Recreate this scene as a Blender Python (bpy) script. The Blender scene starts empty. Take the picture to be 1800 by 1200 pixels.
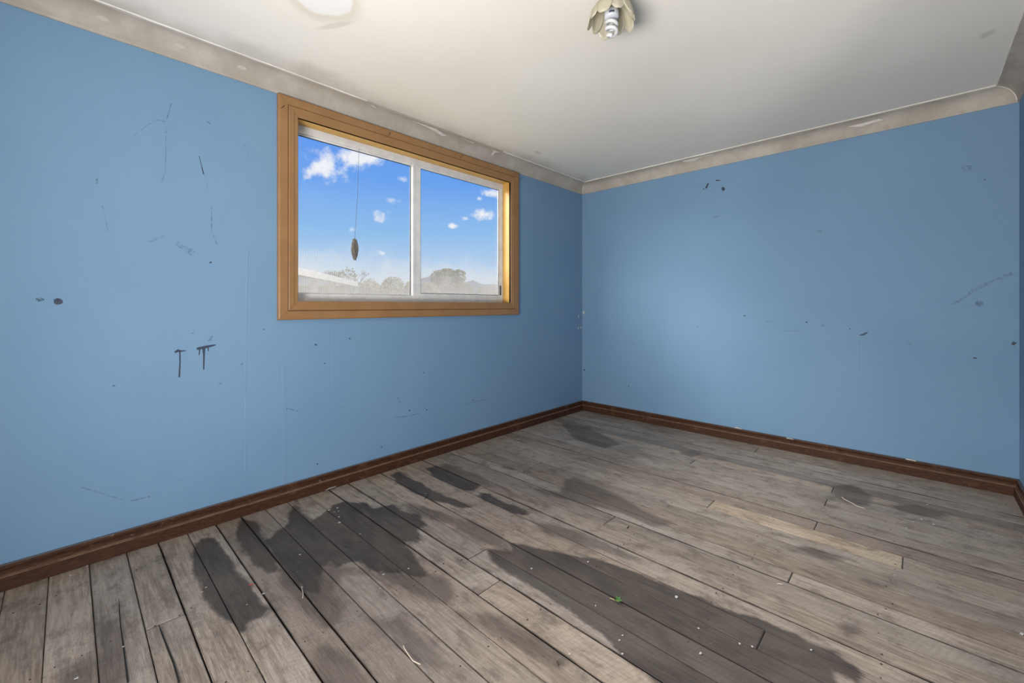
import bpy, bmesh, math, random
from mathutils import Vector, Matrix
random.seed(7)
sc = bpy.context.scene
col = sc.collection

# ------------------------------------------------------------------ camera
F_PX, CX, HY = 754.0, 900.0, 537.0           # focal length and horizon of the 1800x1200 photograph
CAM = Vector((-3.854, -2.606, 1.112))
YAW = math.radians(43.36)
FW = Vector((math.cos(YAW), math.sin(YAW), 0)); RT = Vector((math.sin(YAW), -math.cos(YAW), 0))
cd = bpy.data.cameras.new('camera'); cam = bpy.data.objects.new('camera', cd); col.objects.link(cam)
cam.location = CAM
cam.rotation_euler = (math.pi/2, 0, YAW - math.pi/2)
cd.sensor_width = 36; cd.lens = 36*F_PX/1800; cd.shift_y = -(600-HY)/1800; cd.clip_start = .02; cd.clip_end = 3000
sc.camera = cam
def ray(px, py): return FW + RT*((px-CX)/F_PX) + Vector((0, 0, (HY-py)/F_PX))
def hit(px, py, axis, val):
    d = ray(px, py); t = (val-CAM[axis])/d[axis]; return CAM + d*t
def flo(px, py): return hit(px, py, 2, 0)

# ------------------------------------------------------------------ view
vs = sc.view_settings
vs.view_transform = 'Standard'; vs.look = 'None'; vs.gamma = 1; vs.use_curve_mapping = False
vs.exposure = 0.0

# ------------------------------------------------------------------ world: blue sky with small clouds
W = bpy.data.worlds.new('world'); sc.world = W; W.use_nodes = True
nt = W.node_tree; nt.nodes.clear(); N = nt.nodes.new; L = nt.links.new
wo = N('ShaderNodeOutputWorld'); bg = N('ShaderNodeBackground'); bg.inputs[1].default_value = 1.0
tc = N('ShaderNodeTexCoord'); nz = N('ShaderNodeVectorMath'); nz.operation = 'NORMALIZE'; L(tc.outputs['Generated'], nz.inputs[0])
sx = N('ShaderNodeSeparateXYZ'); L(nz.outputs[0], sx.inputs[0])
rp = N('ShaderNodeValToRGB'); L(sx.outputs[2], rp.inputs[0])
els = rp.color_ramp.elements
els[0].position = 0; els[0].color = (.62, .72, .84, 1); els[1].position = 1; els[1].color = (.03, .14, .62, 1)
for p, c in ((.075, (.50, .66, .86)), (.16, (.27, .53, .88)), (.27, (.095, .335, .88)), (.36, (.05, .26, .86))):
    e = els.new(p); e.color = (*c, 1)
ns = N('ShaderNodeTexNoise'); ns.inputs['Scale'].default_value = 30; ns.inputs['Detail'].default_value = 6; ns.inputs['Roughness'].default_value = .6
L(nz.outputs[0], ns.inputs['Vector'])
clouds = []
for px, py, rx, ry, d in ((572, 292, 44, 24, 1), (635, 280, 46, 21, 1), (548, 302, 22, 14, .9), (706, 314, 17, 9, .62), (674, 380, 22, 15, 1), (619, 404, 17, 14, .8), (672, 445, 13, 9, .72),
        (846, 377, 22, 15, 1), (866, 341, 30, 12, .95), (843, 349, 10, 8, .8), (795, 397, 10, 7, .7), (818, 384, 11, 6, .6), (690, 350, 26, 12, .45)):
    v = ray(px, py); k = .80; clouds.append((v.normalized(), rx/F_PX*k, ry/F_PX*k, d))
rs = random.Random(3)
for i in range(22):                       # the same kind of sky all the way round
    az = math.radians(rs.uniform(95, 395)); el = rs.uniform(.1, .6); rr = rs.uniform(.02, .06)
    clouds.append((Vector((math.cos(az)*math.cos(el), math.sin(az)*math.cos(el), math.sin(el))), rr*1.3, rr*.7, .9))
acc = None
for c, rx, ry, d in clouds:
    a = N('ShaderNodeVectorMath'); a.operation = 'SUBTRACT'; L(nz.outputs[0], a.inputs[0]); a.inputs[1].default_value = c
    b = N('ShaderNodeVectorMath'); b.operation = 'MULTIPLY'; L(a.outputs[0], b.inputs[0]); b.inputs[1].default_value = (1/rx, 1/rx, 1/ry)
    l = N('ShaderNodeVectorMath'); l.operation = 'LENGTH'; L(b.outputs[0], l.inputs[0])
    m = N('ShaderNodeMath'); m.operation = 'SUBTRACT'; m.inputs[0].default_value = d; L(l.outputs['Value'], m.inputs[1])
    if acc is None: acc = m.outputs[0]
    else:
        x = N('ShaderNodeMath'); x.operation = 'SMOOTH_MAX'; x.inputs[2].default_value = .25; L(acc, x.inputs[0]); L(m.outputs[0], x.inputs[1]); acc = x.outputs[0]
nm = N('ShaderNodeMath'); nm.operation = 'MULTIPLY_ADD'; L(ns.outputs['Fac'], nm.inputs[0]); nm.inputs[1].default_value = 3.6; nm.inputs[2].default_value = -1.86
ad = N('ShaderNodeMath'); ad.operation = 'ADD'; L(acc, ad.inputs[0]); L(nm.outputs[0], ad.inputs[1])
mr = N('ShaderNodeMapRange'); mr.interpolation_type = 'SMOOTHSTEP'; L(ad.outputs[0], mr.inputs[0]); mr.inputs[1].default_value = -.15; mr.inputs[2].default_value = 1.0
mr.inputs[3].default_value = 0; mr.inputs[4].default_value = .95
mx = N('ShaderNodeMix'); mx.data_type = 'RGBA'; L(mr.outputs[0], mx.inputs[0]); L(rp.outputs[0], mx.inputs[6]); mx.inputs[7].default_value = (.92, .94, .97, 1)
L(mx.outputs[2], bg.inputs[0]); L(bg.outputs[0], wo.inputs[0])

# ------------------------------------------------------------------ sun and added fill lamps
def area(name, loc, target, sxy, power, color):
    l = bpy.data.lights.new(name, 'AREA'); l.shape = 'RECTANGLE'; l.size, l.size_y = sxy; l.energy = power; l.color = color
    o = bpy.data.objects.new(name, l); col.objects.link(o); o.location = loc
    o.rotation_euler = (Vector(target)-Vector(loc)).to_track_quat('-Z', 'Y').to_euler(); return o
sun = bpy.data.lights.new('sun', 'SUN'); sun.energy = 5.0; sun.angle = .01; sun.color = (1, .95, .87)
so = bpy.data.objects.new('sun', sun); col.objects.link(so); so.rotation_euler = Vector((-.35, .55, -.75)).to_track_quat('-Z', 'Y').to_euler()
# added lamp boosting light through the window in view, well above what it shows
area('added_window_fill', (-3.0, 6.2, 6.3), (-2.0, 0, 1.6), (12.0, 2.6), 2300, (1, .975, .94))
area('added_far_wall_fill', (-13.0, 6.0, 5.2), (-1.9, 0, 1.6), (9.0, 5.0), 2400, (1, .975, .94))  # unseen lamp added off to the side to brighten the far wall
# fill lamps at unseen doorways behind the camera, added to light walls and ceiling
area('rear_door_fill', (-5.12, -2.08, .50), (-3.55, -1.45, 2.4), (1.7, 1.0), 203, (1, .955, .90))
area('side_door_fill', (-4.25, -4.12, .95), (-1.6, -1.5, 2.4), (.36, .36), 34, (1, .955, .90))

# ------------------------------------------------------------------ materials
def mat(name):
    m = bpy.data.materials.new(name); m.use_nodes = True; n = m.node_tree
    b = n.nodes['Principled BSDF']; return m, n, b
def noise(n, vec, scale, detail=4, rough=.55, sc3=None, dist=0):
    if sc3 is not None:
        mp = n.nodes.new('ShaderNodeMapping'); mp.inputs['Scale'].default_value = sc3; n.links.new(vec, mp.inputs[0]); vec = mp.outputs[0]
    t = n.nodes.new('ShaderNodeTexNoise'); t.inputs['Scale'].default_value = scale; t.inputs['Detail'].default_value = detail
    t.inputs['Roughness'].default_value = rough; t.inputs['Distortion'].default_value = dist
    n.links.new(vec, t.inputs['Vector']); return t.outputs['Fac']
def pos(n): return n.nodes.new('ShaderNodeNewGeometry').outputs['Position']
def objc(n): return n.nodes.new('ShaderNodeTexCoord').outputs['Object']
def rng(n, v, a, b, c=0, d=1, smooth=True):
    r = n.nodes.new('ShaderNodeMapRange'); r.interpolation_type = 'SMOOTHSTEP' if smooth else 'LINEAR'
    n.links.new(v, r.inputs[0])
    for i, x in enumerate((a, b, c, d)): r.inputs[i+1].default_value = x
    return r.outputs[0]
def mixc(n, f, a, b, mode='MIX'):
    m = n.nodes.new('ShaderNodeMix'); m.data_type = 'RGBA'; m.blend_type = mode
    for i, x in ((0, f), (6, a), (7, b)):
        if isinstance(x, (int, float)): m.inputs[i].default_value = x
        elif isinstance(x, tuple): m.inputs[i].default_value = (*x[:3], 1)
        else: n.links.new(x, m.inputs[i])
    return m.outputs[2]
def mth(n, op, a, b=0.0, c=None):
    m = n.nodes.new('ShaderNodeMath'); m.operation = op
    for i, x in enumerate((a, b, c)):
        if x is None: continue
        if isinstance(x, (int, float)): m.inputs[i].default_value = x
        else: n.links.new(x, m.inputs[i])
    return m.outputs[0]
def bump(n, b, h, strength, dist):
    bp = n.nodes.new('ShaderNodeBump'); bp.inputs['Strength'].default_value = strength; bp.inputs['Distance'].default_value = dist
    n.links.new(h, bp.inputs['Height']); n.links.new(bp.outputs[0], b.inputs['Normal'])
def ellipse(n, p, c, r, rot=0):
    mp = n.nodes.new('ShaderNodeMapping'); mp.vector_type = 'TEXTURE'; mp.inputs['Location'].default_value = c
    mp.inputs['Rotation'].default_value = (0, 0, rot); mp.inputs['Scale'].default_value = r; n.links.new(p, mp.inputs[0])
    l = n.nodes.new('ShaderNodeVectorMath'); l.operation = 'LENGTH'; n.links.new(mp.outputs[0], l.inputs[0]); return l.outputs['Value']
def simple(name, c1, c2=None, rough=.6, scale=30, sc3=(1, 1, 1), spec=.5, bmp=0, metal=0, det=4, lo=.35, hi=.65):
    m, n, b = mat(name); b.inputs['Roughness'].default_value = rough; b.inputs['Specular IOR Level'].default_value = spec; b.inputs['Metallic'].default_value = metal
    f = noise(n, objc(n), scale, det, .6, sc3)
    n.links.new(mixc(n, rng(n, f, lo, hi), c1, c2 or c1), b.inputs['Base Color'])
    if bmp: bump(n, b, f, .5, bmp)
    return m
M = {}
# blue painted wall sheets
m, n, b = mat('blue_wall_paint'); p = pos(n)
f1 = noise(n, p, 1.7, 5, .6); f2 = noise(n, p, 14, 5, .65); f3 = noise(n, p, 260, 2)
c = mixc(n, rng(n, f1, .3, .7), (.146, .253, .383), (.158, .268, .398))
c = mixc(n, rng(n, f2, .62, .80, 0, .28), c, (.105, .192, .298))
c = mixc(n, rng(n, noise(n, p, 3.1, 6, .7), .66, .8, 0, .25), c, (.112, .205, .316))
n.links.new(c, b.inputs['Base Color']); b.inputs['Roughness'].default_value = .6; b.inputs['Specular IOR Level'].default_value = .14
bump(n, b, mth(n, 'ADD', f3, mth(n, 'MULTIPLY', f1, 3)), .12, .002); M['blue'] = m
# ceiling: off-white plaster, old stains with their own outline
m, n, b = mat('ceiling_plaster'); p = pos(n)
wrp = noise(n, p, 4, 5, .6)
c = mixc(n, rng(n, noise(n, p, 1.1, 4, .5), .3, .7), (.66, .63, .58), (.70, .675, .635))
pc = hit(556, -22, 2, 2.4)
e = mth(n, 'ADD', ellipse(n, p, (pc.x, pc.y, 2.4), (.165, .125, 9), .75), mth(n, 'MULTIPLY_ADD', wrp, .7, -.35))
halo = mth(n, 'MULTIPLY', rng(n, e, .92, 1.08), rng(n, e, 1.55, 1.05))
c = mixc(n, mth(n, 'MULTIPLY', halo, .38), c, (.44, .38, .29))
c = mixc(n, rng(n, e, 1.02, .93, 0, .8), c, (.68, .678, .68))
for px, py, rx, ry, ro, s in ((945, 268, .05, .025, .3, .4), (590, 45, .02, .10, .5, .3), (1735, 60, .05, .03, .5, .35)):
    q = hit(px, py, 2, 2.4)
    e = mth(n, 'ADD', ellipse(n, p, (q.x, q.y, 2.4), (rx, ry, 9), ro), mth(n, 'MULTIPLY_ADD', wrp, 1.2, -.6))
    c = mixc(n, rng(n, e, 1.1, .5, 0, s), c, (.33, .30, .25))
sz = n.nodes.new('ShaderNodeSeparateXYZ'); n.links.new(p, sz.inputs[0])   # cornice grime, darkened further to paint in light falloff by the window wall
grime_shade = mth(n, 'ADD', sz.outputs[1], mth(n, 'MULTIPLY_ADD', noise(n, p, 3.5, 6, .65), .36, -.18))
c = mixc(n, mth(n, 'MULTIPLY', rng(n, grime_shade, -.28, -.06), rng(n, noise(n, p, 2.2, 5, .6), .35, .6, .18, .55)), c, (.30, .27, .225))
spk = noise(n, p, 46, 3, .7)
c = mixc(n, rng(n, spk, .74, .80, 0, .45), c, (.30, .27, .23))
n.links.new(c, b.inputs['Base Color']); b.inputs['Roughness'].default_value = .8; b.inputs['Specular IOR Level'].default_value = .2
bump(n, b, noise(n, p, 1.6, 3), .25, .02); M['ceiling'] = m
# cornice plaster, grubby
m, n, b = mat('cornice_plaster'); p = pos(n)
f = noise(n, p, 5, 6, .65)
c = mixc(n, rng(n, f, .35, .7), (.335, .30, .258), (.42, .39, .347))
c = mixc(n, rng(n, noise(n, p, 22, 5, .7), .63, .78, 0, .55), c, (.33, .29, .24))
n.links.new(c, b.inputs['Base Color']); b.inputs['Roughness'].default_value = .7; b.inputs['Specular IOR Level'].default_value = .25
bump(n, b, f, .3, .006); M['cornice'] = m
# skirting: dark stained wood, scraped
m, n, b = mat('skirting_wood'); p = pos(n)
g = noise(n, p, 30, 6, .65, (1, 1, 6)); big = noise(n, p, 9, 5, .7)
c = mixc(n, rng(n, g, .3, .7), (.030, .012, .0065), (.072, .029, .0135))
c = mixc(n, rng(n, big, .55, .72, 0, .7), c, (.130, .062, .034))
c = mixc(n, rng(n, noise(n, p, 40, 3, .6), .68, .74, 0, .6), c, (.22, .17, .14))
sz = n.nodes.new('ShaderNodeSeparateXYZ'); n.links.new(p, sz.inputs[0]); zz = mth(n, 'ADD', sz.outputs[2], mth(n, 'MULTIPLY_ADD', big, .003, -.0015))
worn_highlight = mth(n, 'MULTIPLY', rng(n, zz, .0530, .0548), rng(n, zz, .0600, .0575))  # pale ridge line: scraped edge with its highlight painted in
c = mixc(n, mth(n, 'MULTIPLY', worn_highlight, rng(n, noise(n, p, 17, 4, .6), .3, .6, .35, .8)), c, (.21, .125, .080))
c = mixc(n, mth(n, 'MULTIPLY', rng(n, zz, .0955, .098), .8), c, (.115, .115, .12))
n.links.new(c, b.inputs['Base Color']); b.inputs['Roughness'].default_value = .6; b.inputs['Specular IOR Level'].default_value = .2
bump(n, b, g, .4, .002); M['skirting'] = m
# floorboards
m, n, b = mat('weathered_floorboard'); p = pos(n)
oi = n.nodes.new('ShaderNodeObjectInfo')
cmb = n.nodes.new('ShaderNodeCombineXYZ'); n.links.new(mth(n, 'MULTIPLY', oi.outputs['Random'], 37.0), cmb.inputs[2])
va = n.nodes.new('ShaderNodeVectorMath'); va.operation = 'ADD'; n.links.new(p, va.inputs[0]); n.links.new(cmb.outputs[0], va.inputs[1]); pv = va.outputs[0]
grain = noise(n, pv, 9, 7, .65, (9, .8, 1), .4); fine = noise(n, pv, 60, 4, .7, (6, .35, 1)); blot = noise(n, pv, 3.2, 5, .6, (1.6, .7, 1))
c = mixc(n, rng(n, grain, .28, .72), (.190, .145, .106), (.430, .352, .275))
c = mixc(n, rng(n, blot, .35, .7, 0, .6), c, (.44, .378, .318))
tint = n.nodes.new('ShaderNodeAttribute'); tint.attribute_type = 'OBJECT'; tint.attribute_name = 'tint'
c = mixc(n, 1.0, c, tint.outputs['Color'], 'MULTIPLY')
c = mixc(n, rng(n, fine, .54, .70, 0, .6), c, (.12, .092, .070))
dirt = noise(n, pv, 11, 7, .72, (1.3, .8, 1))
c = mixc(n, rng(n, dirt, .47, .70, 0, .72), c, (.115, .088, .066))
c = mixc(n, rng(n, noise(n, pv, 85, 4, .7, (1.2, .8, 1)), .60, .76, 0, .45), c, (.48, .43, .37))
# curved saw marks across the boards
mp = n.nodes.new('ShaderNodeMapping'); mp.inputs['Rotation'].default_value = (0, 0, .35); n.links.new(pv, mp.inputs[0])
wv = n.nodes.new('ShaderNodeTexWave'); wv.bands_direction = 'Y'; wv.inputs['Scale'].default_value = 17; wv.inputs['Distortion'].default_value = 5; wv.inputs['Detail'].default_value = 3; wv.inputs['Detail Scale'].default_value = 1.2
n.links.new(mp.outputs[0], wv.inputs['Vector'])
sawm = mth(n, 'MULTIPLY', rng(n, wv.outputs['Fac'], .5, 1), rng(n, blot, .42, .62))
c = mixc(n, mth(n, 'MULTIPLY', sawm, .16), c, (.16, .13, .11))
# dark water stains, outlines stored on the boards as distance in metres
edge = mth(n, 'MULTIPLY_ADD', noise(n, pv, 14, 5, .65, (1, .5, 1)), .07, -.035)
def stain(attr, amount, colr, soft, c):
    a = n.nodes.new('ShaderNodeAttribute'); a.attribute_name = attr
    d = mth(n, 'ADD', a.outputs['Fac'], edge)
    k = rng(n, d, -soft, soft, 0, 1)
    k = mth(n, 'MULTIPLY', k, rng(n, blot, .2, .7, amount, amount*.82))
    return mixc(n, k, c, mixc(n, rng(n, grain, .3, .7), colr, tuple(x*1.5 for x in colr)))
c = stain('stain_soft', .80, (.078, .060, .046), .020, c)
c = stain('stain_dark', .98, (.040, .031, .0245), .011, c)
# scattered pale paint specks and dark nail rust
c = mixc(n, rng(n, noise(n, p, 75, 2, .5), .765, .79, 0, .7), c, (.62, .6, .57))
c = mixc(n, rng(n, noise(n, pv, 38, 3, .6, (1, .6, 1)), .70, .76, 0, .65), c, (.055, .042, .034))
ge = n.nodes.new('ShaderNodeAttribute'); ge.attribute_name = 'grime_edge'
gn = rng(n, noise(n, pv, 5, 4, .6, (.3, 1, 1)), .3, .62, .35, 1)
c = mixc(n, mth(n, 'MULTIPLY', rng(n, ge.outputs['Fac'], .05, .95, 0, .95), gn), c, (.032, .023, .017))
n.links.new(c, b.inputs['Base Color']); b.inputs['Specular IOR Level'].default_value = .35
n.links.new(rng(n, blot, .3, .7, .42, .62), b.inputs['Roughness'])
bump(n, b, mth(n, 'ADD', grain, mth(n, 'MULTIPLY', fine, .6)), .45, .003); M['board'] = m
M['subfloor'] = simple('dark_underfloor', (.012, .010, .008), rough=.9)
M['casing'] = simple('tan_gloss_paint', (.250, .130, .050), (.280, .149, .060), rough=.42, scale=7, sc3=(1, 1, 1), bmp=.0006)
M['reveal'] = simple('lit_reveal_paint', (.50, .285, .062), (.54, .32, .078), rough=.4, scale=9)  # the surround's tan paint with window light brightened into the colour
M['alu'] = simple('worn_white_window_frame', (.58, .58, .585), (.66, .66, .66), rough=.42, scale=14, spec=.5)
M['seal'] = simple('black_glazing_seal', (.02, .02, .022), rough=.6)
# dusty glass
m, n, b = mat('dusty_window_glass'); n.nodes.remove(b); out = n.nodes['Material Output']; p = pos(n)
tr = n.nodes.new('ShaderNodeBsdfTransparent'); gl = n.nodes.new('ShaderNodeBsdfGlossy'); gl.inputs['Roughness'].default_value = .02
s1 = n.nodes.new('ShaderNodeMixShader'); s1.inputs[0].default_value = .035; n.links.new(tr.outputs[0], s1.inputs[1]); n.links.new(gl.outputs[0], s1.inputs[2])
df = n.nodes.new('ShaderNodeBsdfTranslucent'); df.inputs['Color'].default_value = (.33, .32, .30, 1)
sz = n.nodes.new('ShaderNodeSeparateXYZ'); n.links.new(p, sz.inputs[0])
low = mth(n, 'ADD', sz.outputs[2], mth(n, 'MULTIPLY_ADD', noise(n, p, 5, 4), .30, -.15))
wv = n.nodes.new('ShaderNodeTexWave'); wv.bands_direction = 'X'; wv.inputs['Scale'].default_value = 23; wv.inputs['Distortion'].default_value = .6; n.links.new(p, wv.inputs['Vector'])
strk = mth(n, 'MULTIPLY_ADD', mth(n, 'MULTIPLY', wv.outputs['Fac'], rng(n, low, 1.56, 1.36)), .11, 0)
dust = mth(n, 'ADD', rng(n, low, 1.52, 1.18, .02, .36), strk)
s2 = n.nodes.new('ShaderNodeMixShader'); n.links.new(dust, s2.inputs[0]); n.links.new(s1.outputs[0], s2.inputs[1]); n.links.new(df.outputs[0], s2.inputs[2])
n.links.new(s2.outputs[0], out.inputs[0]); M['glass'] = m
def thin(name, colr, opac, ns=0, rough=.6):
    m, n, b = mat(name); b.inputs['Base Color'].default_value = (*colr, 1); b.inputs['Roughness'].default_value = rough
    if ns:
        n.links.new(rng(n, noise(n, pos(n), ns, 4, .6), .40, .62, 0, opac), b.inputs['Alpha'])
    else: b.inputs['Alpha'].default_value = opac
    return m
M['drip'] = thin('navy_paint_drip', (.022, .035, .065), 1)
M['scuff'] = thin('dark_blue_scuff', (.070, .125, .19), .50, 90)
M['faint'] = thin('faint_grey_scuff', (.12, .22, .33), .32, 60)
M['seam'] = M['blue']
M['flake'] = simple('white_paint_flake', (.52, .51, .49), (.46, .45, .42), rough=.7)
M['plaster_flake'] = simple('peeling_plaster', (.62, .60, .56), (.55, .52, .48), rough=.8)
M['stopping'] = simple('grey_stopping', (.42, .39, .345), rough=.8)
M['bead'] = simple('white_filler', (.72, .70, .67), (.62, .60, .56), rough=.7, scale=6)
M['leafg'] = simple('fresh_green_leaf', (.035, .13, .015), (.07, .22, .03), rough=.5, scale=200)
M['stemg'] = simple('pale_stem', (.24, .20, .10), rough=.6)
M['straw'] = simple('dry_straw', (.50, .44, .34), rough=.7)
M['twig'] = simple('dark_splinter', (.05, .035, .025), rough=.8)
M['redbit'] = simple('red_scrap', (.35, .02, .02), rough=.6)
M['nail'] = simple('rusty_nail', (.035, .026, .022), rough=.7)
M['case'] = simple('grey_brown_twigs', (.085, .080, .074), (.19, .175, .15), rough=.85, scale=40, sc3=(3, 3, .4))
M['thread'] = simple('grey_thread', (.10, .10, .11), rough=.8)
# lamp
m, n, b = mat('cream_glass_petal'); b.inputs['Base Color'].default_value = (.64, .605, .48, 1); b.inputs['Roughness'].default_value = .25
b.inputs['Subsurface Weight'].default_value = 0; b.inputs['Transmission Weight'].default_value = 0
tl = n.nodes.new('ShaderNodeBsdfTranslucent'); tl.inputs[0].default_value = (.70, .67, .56, 1)
ms = n.nodes.new('ShaderNodeMixShader'); ms.inputs[0].default_value = .5; n.links.new(b.outputs[0], ms.inputs[1]); n.links.new(tl.outputs[0], ms.inputs[2])
n.links.new(ms.outputs[0], n.nodes['Material Output'].inputs[0]); M['petal'] = m
M['bulb'] = simple('white_glass_tube', (.52, .52, .53), rough=.12, spec=.6)
M['bulbbase'] = simple('white_plastic', (.46, .48, .52), rough=.3)
M['socket'] = simple('brown_lamp_holder', (.10, .075, .05), rough=.5)
M['rose'] = simple('cream_plastic', (.66, .62, .52), rough=.4)
M['print'] = simple('dark_print', (.05, .08, .13), rough=.5)
# outside
M['shedwall'] = simple('white_painted_boards', (.50, .49, .47), (.56, .55, .53), rough=.6, scale=4)
M['shedroof'] = simple('pale_roof_steel', (.50, .48, .45), (.56, .54, .52), rough=.5, scale=4)
M['shedend'] = simple('beige_boards', (.50, .42, .33), rough=.7)
M['hill'] = simple('hazy_scrub_hill', (.115, .140, .165), (.15, .17, .18), rough=1, scale=.02, spec=0)
M['ground'] = simple('dry_grass_ground', (.21, .19, .095), (.29, .25, .14), rough=1, scale=.5, spec=0)
M['leaf1'] = simple('olive_foliage', (.085, .095, .030), (.17, .165, .06), rough=.7, scale=1.5, spec=.2)
M['leaf2'] = simple('dry_yellow_foliage', (.16, .145, .055), (.25, .21, .10), rough=.7, scale=1.5, spec=.2)
M['bark'] = simple('grey_bark', (.10, .085, .07), (.15, .13, .11), rough=.9, scale=6)

# ------------------------------------------------------------------ helpers
def obj(name, bm, m, parent=None, smooth=False):
    me = bpy.data.meshes.new(name); bm.normal_update(); bm.to_mesh(me); bm.free()
    if smooth:
        for q in me.polygons: q.use_smooth = True
    me.materials.append(m); o = bpy.data.objects.new(name, me); col.objects.link(o)
    if parent: o.parent = parent
    return o
def empty(name, loc=(0, 0, 0)):
    o = bpy.data.objects.new(name, None); o.location = loc; o.empty_display_size = .1; col.objects.link(o); return o
def tag(o, label, cat, group=None, kind=None):
    o['label'] = label; o['category'] = cat
    if group: o['group'] = group
    if kind: o['kind'] = kind
    return o
def box(bm, x0, x1, y0, y1, z0, z1):
    v = [bm.verts.new((x, y, z)) for x in (x0, x1) for y in (y0, y1) for z in (z0, z1)]
    for f in ((0, 1, 3, 2), (4, 6, 7, 5), (0, 4, 5, 1), (2, 3, 7, 6), (0, 2, 6, 4), (1, 5, 7, 3)): bm.faces.new([v[i] for i in f])
def boxes(*bs):
    bm = bmesh.new()
    for q in bs: box(bm, *q)
    return bm
def bevelled(w, *b_):
    bm = boxes(*b_); bmesh.ops.bevel(bm, geom=bm.edges[:], offset=w, segments=2, affect='EDGES', profile=.6); return bm
def loft(rings, closed=True, cap=True):
    bm = bmesh.new(); R = [[bm.verts.new(p) for p in r] for r in rings]; k = len(R[0])
    for a, b2 in zip(R, R[1:]):
        for i in range(k if closed else k-1): bm.faces.new((a[i], a[(i+1) % k], b2[(i+1) % k], b2[i]))
    if cap and closed: bm.faces.new(R[0][::-1]); bm.faces.new(R[-1])
    bmesh.ops.recalc_face_normals(bm, faces=bm.faces[:]); return bm
def tube(bm, pts, rad, k=6):
    pts = [Vector(p) for p in pts]; rings = []
    for i, p in enumerate(pts):
        t = (pts[min(i+1, len(pts)-1)]-pts[max(i-1, 0)]).normalized(); u = t.orthogonal().normalized() if i == 0 else (u - t*u.dot(t)).normalized()
        w = t.cross(u); r = rad[i] if isinstance(rad, (list, tuple)) else rad
        rings.append([bm.verts.new(p+(u*math.cos(6.2832*j/k)+w*math.sin(6.2832*j/k))*r) for j in range(k)])
    for a, b2 in zip(rings, rings[1:]):
        for i in range(k): bm.faces.new((a[i], a[(i+1) % k], b2[(i+1) % k], b2[i]))
    bm.faces.new(rings[0][::-1]); bm.faces.new(rings[-1])

# ------------------------------------------------------------------ room shell  (corner in view = origin, window wall y=0, far wall x=0)
H, XR, YR, T = 2.4, -4.6, -3.04, .13
WIN = (-2.905, -1.130, 1.138, 2.192)                     # clear opening inside the casing
wx0, wx1, wz0, wz1 = WIN[0]-.02, WIN[1]+.02, WIN[2]-.02, WIN[3]+.02
wl = obj('wall_left', boxes((XR-T, wx0, 0, T, -.03, H+.02), (wx1, T, 0, T, -.03, H+.02), (wx0, wx1, 0, T, -.03, wz0), (wx0, wx1, 0, T, wz1, H+.02)), M['blue'])
tag(wl, 'blue painted wall with the sliding window in it', 'wall', kind='structure')
wb = obj('wall_back', boxes((0, T, YR-T, 0, -.03, H+.02)), M['blue']); tag(wb, 'plain blue painted wall without openings, scuffed in places', 'wall', kind='structure')
D2 = (-3.17, -2.37, 2.04)
wr = obj('wall_right', boxes((XR, D2[0], YR-T, YR, -.03, H+.02), (D2[1], 0, YR-T, YR, -.03, H+.02), (D2[0], D2[1], YR-T, YR, D2[2], H+.02)), M['blue']); tag(wr, 'blue painted wall just showing past the far corner', 'wall', kind='structure')
RW = (-2.95, -1.22, .0, 2.10)
we = obj('wall_rear', boxes((XR-T, XR, YR-T, RW[0], -.03, H+.02), (XR-T, XR, RW[1], 0, -.03, H+.02), (XR-T, XR, RW[0], RW[1], -.03, RW[2]), (XR-T, XR, RW[0], RW[1], RW[3], H+.02)), M['blue'])
tag(we, 'blue painted wall with an added wide door opening', 'wall', kind='structure')
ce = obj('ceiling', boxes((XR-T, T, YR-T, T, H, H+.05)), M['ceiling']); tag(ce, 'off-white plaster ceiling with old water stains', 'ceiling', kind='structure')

# sweep of a wall profile round the room with mitred ends
def sweep(name, prof, side, m, label, cat, e0=1, e1=1):
    # prof: (offset from wall, z); side gives wall line; ends are mitred by the offset
    A = []
    for s_ in (0, 1):
        ring = []
        for o_, z in prof:
            if side == 'left':  ring.append((XR+o_*e0 if s_ == 0 else -o_*e1, -o_, z))
            if side == 'back':  ring.append((-o_, -o_*e0 if s_ == 0 else YR+o_*e1, z))
            if side == 'right': ring.append((-o_*e0 if s_ == 0 else XR+o_*e1, YR+o_, z))
            if side == 'rear':  ring.append((XR+o_, YR+o_*e0 if s_ == 0 else -o_*e1, z))
        A.append(ring)
    # subdivide along the length so the profile can be slightly uneven
    o = obj(name, loft([A[0], A[1]]), m); tag(o, label, cat, kind='structure'); return o
SK = [(0, 0.0015), (.024, 0.0015), (.024, .0535), (.0235, .0555), (.0215, .0570), (.0190, .0575), (.0165, .0565), (.0125, .0570), (.0100, .0610), (.0090, .0680), (.0098, .0760), (.0130, .0830), (.0140, .0870), (.0135, .0930), (.0110, .0975), (.0075, .0995), (0, .0995)]
CV = [(0, 2.299), (.006, 2.299), (.007, 2.305)]
for i in range(11):
    a = math.radians(i*9); CV.append((.0895-.0805*math.cos(a), 2.310+.080*math.sin(a)))
CV += [(.0905, 2.3925), (.0955, 2.393), (.0965, 2.400), (0, 2.400)]
sides = (('left', 'under the window'), ('back', 'along the plain far wall'), ('right', 'turning the corner past the far wall'), ('rear', 'along the wall opposite the far wall'))
for i, (s_, t) in enumerate(sides):
    sweep('baseboard_'+s_, SK, s_, M['skirting'], 'dark stained moulded wooden skirting board '+t, 'skirting')
cor = {}
for i, (s_, t) in enumerate((('left', 'above the window'), ('back', 'over the plain far wall'), ('right', 'turning the corner past the far wall'), ('rear', 'along the wall opposite the far wall'))):
    cor[s_] = sweep('trim_%d' % (i+1), CV, s_, M['cornice'], 'grubby coved plaster cornice '+t, 'cornice')

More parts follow.
